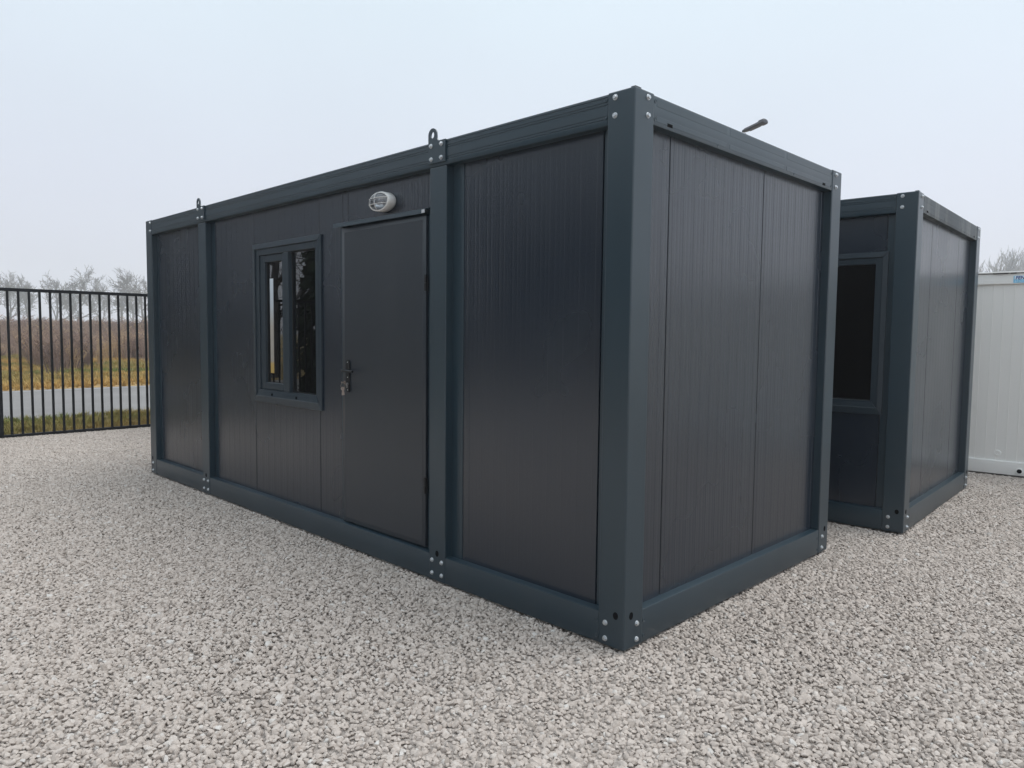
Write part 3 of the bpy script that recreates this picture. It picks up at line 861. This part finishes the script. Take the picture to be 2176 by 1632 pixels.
# ------------------------------------------------------------------ trees
def tree_mesh(seed, h, r0, fork, spread, upright, levels=(7, 6, 6, 5), minr=.016):
    rr = random.Random(seed)
    T_V, T_F, C_V, C_F = [], [], [], []
    def ring(V, p, d, r_, n_):
        s = d.cross(Vector((0, 0, 1)) if abs(d.z) < .95 else Vector((1, 0, 0))).normalized(); u = s.cross(d)
        b = len(V)
        for k in range(n_):
            a_ = 2*math.pi*k/n_; q = p+r_*(math.cos(a_)*s+math.sin(a_)*u); V.append((q.x, q.y, q.z))
        return b
    def limb(V, Fc, p, d, ln, r_, lev):
        n_ = 8 if lev == 0 else (5 if lev == 1 else 3)
        sg = 6 if lev == 0 else (4 if lev < 3 else 2)
        prev = ring(V, p, d, r_*(1.25 if lev == 0 else 1), n_); path = [(p.copy(), d.copy(), r_)]
        end = .25 if lev == 0 else .35
        for k in range(1, sg+1):
            w_ = .10 if lev == 0 else .24
            d = (d+Vector((rr.gauss(0, w_), rr.gauss(0, w_), rr.gauss(0, w_*.6)+(upright if lev > 0 else .1)))).normalized()
            p = p+d*(ln/sg); r2 = max(minr*.6, r_*(1-(1-end)*k/sg))
            cur = ring(V, p, d, r2, n_)
            for j in range(n_):
                Fc.append((prev+j, prev+(j+1) % n_, cur+(j+1) % n_, cur+j))
            prev = cur; path.append((p.copy(), d.copy(), r2))
        return path
    def grow(path, ln, lev):
        if lev > len(levels): return
        for i in range(levels[lev-1]):
            lo = fork if lev == 1 else .2
            f_ = lo+(1-lo)*((i+rr.uniform(.1, .9))/levels[lev-1])
            q = f_*(len(path)-1); k = min(int(q), len(path)-2); fr_ = q-k
            p = path[k][0].lerp(path[k+1][0], fr_); d = path[k][1]; rad = path[k][2]*(1-fr_)+path[k+1][2]*fr_
            a_ = i*2.4+rr.uniform(-.6, .6)
            sd_ = d.cross(Vector((math.cos(a_), math.sin(a_), .3))).normalized()
            an = spread*rr.uniform(.7, 1.2)
            nd = (d*math.cos(an)+sd_*math.sin(an)).normalized()
            nl = ln*rr.uniform(.42, .68)*(1.15-.45*f_ if lev == 1 else 1)
            pt = limb(C_V, C_F, p, nd, nl, max(minr, rad*.62), lev)
            grow(pt, nl, lev+1)
    tp = limb(T_V, T_F, Vector((0, 0, -.1)), Vector((rr.gauss(0, .04), rr.gauss(0, .04), 1)).normalized(), h*.78, r0, 0)
    grow(tp, h*.78, 1)
    mt_ = bpy.data.meshes.new('trunk'); mt_.from_pydata(T_V, [], T_F)
    mc = bpy.data.meshes.new('crown'); mc.from_pydata(C_V, [], C_F)
    return mt_, mc
def add_tree(x_, y_, seed, h, r0, fork, spread, up, label, group, frost=False, name='bare_tree', rzv=0.0, z=-.06, **k):
    mt_, mc = tree_mesh(seed, h, r0, fork, spread, up, **k)
    top = max(v.co.z for v in mc.vertices)
    r_ = empty(name, (x_, y_, z), rzv); r_.scale = (h/top,)*3
    link_mesh('trunk', mt_, M['frostbark' if frost else 'bark'], r_); link_mesh('crown', mc, M['frosttwig' if frost else 'twig'], r_)
    tag(r_, label, 'tree', group); return r_
def at(az_dir, d):
    v = Vector((az_dir[0], az_dir[1], 0)).normalized(); return CAM.x+v.x*d, CAM.y+v.y*d
def pxdir(px_, py_=660):
    v = cf+cr*((px_-1088)/1558.73)+cu*(-(py_-816)/1558.73); v.z = 0; return v.normalized()
G1 = 'bare trees lining the far field'
row = [(-28, 268, 19.5, .3, .55, .10), (18, 275, 19.5, .25, .6, .08), (64, 285, 19, .3, .5, .14), (110, 270, 20, .25, .55, .12), (167, 255, 21, .3, .75, .04),
       (214, 290, 20.5, .25, .5, .15), (254, 262, 20.5, .28, .6, .1), (310, 252, 21.5, .25, .6, .08), (352, 275, 20, .3, .55, .1), (140, 320, 18, .3, .5, .14), (284, 318, 18, .3, .5, .14)]
for i, (q, d, h, fk, sp, up) in enumerate(row):
    lab = 'bare grey tree in the misty row beyond the dry weeds'
    if q == 167: lab = 'broad round-crowned bare tree, tallest in the misty row beyond the weeds'
    x_, y_ = at(pxdir(q), d)
    add_tree(x_, y_, 300+i, h, .6, fk, sp, up, lab, G1, minr=.095, levels=(7, 6, 5, 3))
G2 = 'frosted poplars behind the white container'
rowr = [(2104, 158, 16.5, .2, .26, .25), (2132, 172, 18.8, .15, .24, .25), (2146, 160, 18.0, .15, .24, .25), (2160, 176, 19, .15, .24, .25), (2174, 168, 18.8, .15, .24, .25), (2200, 165, 18.5, .15, .24, .25), (2116, 140, 11.5, .12, .6, .1), (2162, 140, 11.5, .12, .6, .1)]
for i, (q, d, h, fk, sp, up) in enumerate(rowr):
    x_, y_ = at(pxdir(q), d)
    lab = 'slender frosted poplar rising behind the white container' if h > 15 else 'low bushy frosted tree in front of the poplars, behind the white container'
    add_tree(x_, y_, 400+i, h, .3, fk, sp, up, lab, G2, frost=True, minr=.045)
# roadside trees that the window and the glossy wall mirror
G3 = 'old roadside trees opposite the long wall'
for i, (x_, y_, h) in enumerate(((-20.8, -8.8, 9.5), (-23.5, -12.5, 12), (-21.8, -22, 14), (-21.5, -31, 13), (-11.5, -13.5, 9), (-12.2, -22.0, 12), (-10.5, -30, 13), (-2, -34, 13), (-25, -9.0, 11))):
    add_tree(x_, y_, 500+i, h, .26, .13, .85, .02, 'old bare roadside tree mirrored in the cabin window', G3, minr=.014, levels=(6, 5, 4, 3))

def spruce_mesh(seed, h, r0):
    rr = random.Random(seed); V, Fc, TV, TF = [], [], [], []
    for k in range(9):
        z_ = h*k/8; r_ = .24*(1-k/8.2)
        for j in range(7):
            TV.append((r_*math.cos(j*.8976), r_*math.sin(j*.8976), z_-.1))
    for k in range(8):
        for j in range(7):
            TF.append((k*7+j, k*7+(j+1) % 7, k*7+7+(j+1) % 7, k*7+7+j))
    z_ = .5
    while z_ < h:
        f_ = 1-z_/h; rad = r0*(f_**.8)*rr.uniform(.85, 1.1)+.1
        for j in range(int(7+10*f_)):
            a_ = rr.uniform(0, 6.283); c_, s2 = math.cos(a_), math.sin(a_); L_ = rad*rr.uniform(.6, 1.05)
            for q in range(int(3+L_*5)):
                t_ = rr.uniform(.12, 1); w_ = rr.uniform(.12, .3)
                x_, y_, zz = c_*L_*t_, s2*L_*t_, z_-.35*L_*t_*t_+rr.uniform(-.1, .1)
                b = len(V); o1 = Vector((rr.gauss(0, 1), rr.gauss(0, 1), rr.gauss(-.3, .5))).normalized()*w_; o2 = Vector((c_, s2, rr.uniform(-.5, .1)))*w_*1.6
                V += [(x_, y_, zz), (x_+o1.x, y_+o1.y, zz+o1.z), (x_+o1.x+o2.x, y_+o1.y+o2.y, zz+o1.z+o2.z), (x_+o2.x, y_+o2.y, zz+o2.z)]
                Fc.append((b, b+1, b+2, b+3))
        z_ += .34
    a_ = bpy.data.meshes.new('trunk'); a_.from_pydata(TV, [], TF); b_ = bpy.data.meshes.new('crown'); b_.from_pydata(V, [], Fc)
    a_.materials.append(M['bark']); b_.materials.append(M['needle'])
    return a_, b_
SP = [spruce_mesh(600+i, 11, 2.6) for i in range(2)]  # unseen evergreen row, added so the long wall mirrors something dark
for i, (x_, y_, k_) in enumerate(((-28.5, -8.8, 1.1), (-30, -6.6, 1.2), (-29, -10.4, .9), (-23.5, -19.5, 1.15), (-20.5, -21.5, 1.3), (-22, -25, 1.2), (-18.5, -26, 1.25), (-20, -30.5, 1.3), (-15, -27.5, 1.15), (-12.5, -31, 1.3), (-8.5, -29.5, 1.2), (-5.5, -33, 1.3), (-1.5, -31, 1.25))):
    e_ = empty('offscreen_evergreen', (x_, y_, -.06), i*1.3); e_.scale = (k_,)*3
    link_mesh('trunk', SP[i % 2][0], None, e_); link_mesh('crown', SP[i % 2][1], None, e_)
    tag(e_, 'dark evergreen tree added out of view to darken the long cabin wall', 'tree', 'added evergreens opposite the long wall')

for x_, y_, k_, q_ in ((-11.35, -5.25, .3, .4), (-12.0, -5.5, .3, 2.0)):
    e_ = empty('offscreen_evergreen', (x_, y_, -.06), q_); e_.scale = (k_, k_, .75)
    link_mesh('trunk', SP[0][0], None, e_); link_mesh('crown', SP[1][1], None, e_)
    tag(e_, 'slender dark columnar evergreen mirrored in the wider window pane', 'tree', 'columnar evergreens beside the fence')

# ------------------------------------------------------------------ street lamp behind the cabins
v = Vector((-.4625, .8866, 0)).normalized(); D = 20.0
lx, ly, lz = CAM.x+v.x*D, CAM.y+v.y*D, CAM.z+.2613*D
sl = empty('street_lamp', (lx, ly, -.05))
bm = bmesh.new(); lathe(bm, [(0, 0), (.075, 0), (.075, .05), (.06, .06), (.035, lz-.02), (0, lz-.02)], 14, Matrix.Rotation(R(90), 4, 'X'))
obj('pole', bm, M['polegrey'], sl, smooth=40)
hd = (Vector((.8866, .4625, 0)).normalized()*.44 + (-v)*.42 + Vector((0, 0, .07)))
q = hd.to_track_quat('X', 'Z').to_matrix().to_4x4(); q.translation = Vector((0, 0, lz+.05))
bm = bmesh.new()
sec = [(-.06, .05, .04), (.0, .06, .045), (.04, .085, .05), (.42, .09, .055), (.5, .095, .06), (.53, .11, .085), (.64, .11, .08), (.67, .085, .05)]
rg = []
for sx, hw_, hh in sec:
    rg.append([bm.verts.new((sx, yy*hw_, zz*hh)) for yy, zz in ((-1, -.25), (-.7, -.6), (.7, -.6), (1, -.25), (.8, .7), (.3, 1), (-.3, 1), (-.8, .7))])
for a_, b_ in zip(rg, rg[1:]):
    for k in range(8):
        bm.faces.new((a_[k], a_[(k+1) % 8], b_[(k+1) % 8], b_[k]))
bm.faces.new(rg[0]); bm.faces.new(rg[-1])
hdo = obj('lamp_head', bm, M['lampgrey'], sl, q, smooth=35)
bm = bmesh.new(); box(bm, .12, .47, -.07, .07, -.046, -.03, .003, seg=1)
obj('diffuser', bm, M['lampgrey'], hdo)
tag(sl, 'grey street lamp head on a pole rising behind the cabin roof', 'street lamp')

# ------------------------------------------------------------------ mist
bm = bmesh.new(); box(bm, -420, 420, -420, 420, -1.2, 30)
hz = obj('haze', bm, None)
mt = bpy.data.materials.new('mist'); mt.use_nodes = True; t = mt.node_tree; t.nodes.clear()
o_ = t.nodes.new('ShaderNodeOutputMaterial'); pv = t.nodes.new('ShaderNodeVolumePrincipled')
pv.inputs['Color'].default_value = (.93, .95, .99, 1); pv.inputs['Density'].default_value = .0016; pv.inputs['Anisotropy'].default_value = .2
t.links.new(pv.outputs[0], o_.inputs['Volume']); hz.data.materials.append(mt)
tag(hz, 'thin cold mist hanging over the fields', 'haze', kind='stuff')
hz.visible_shadow = True
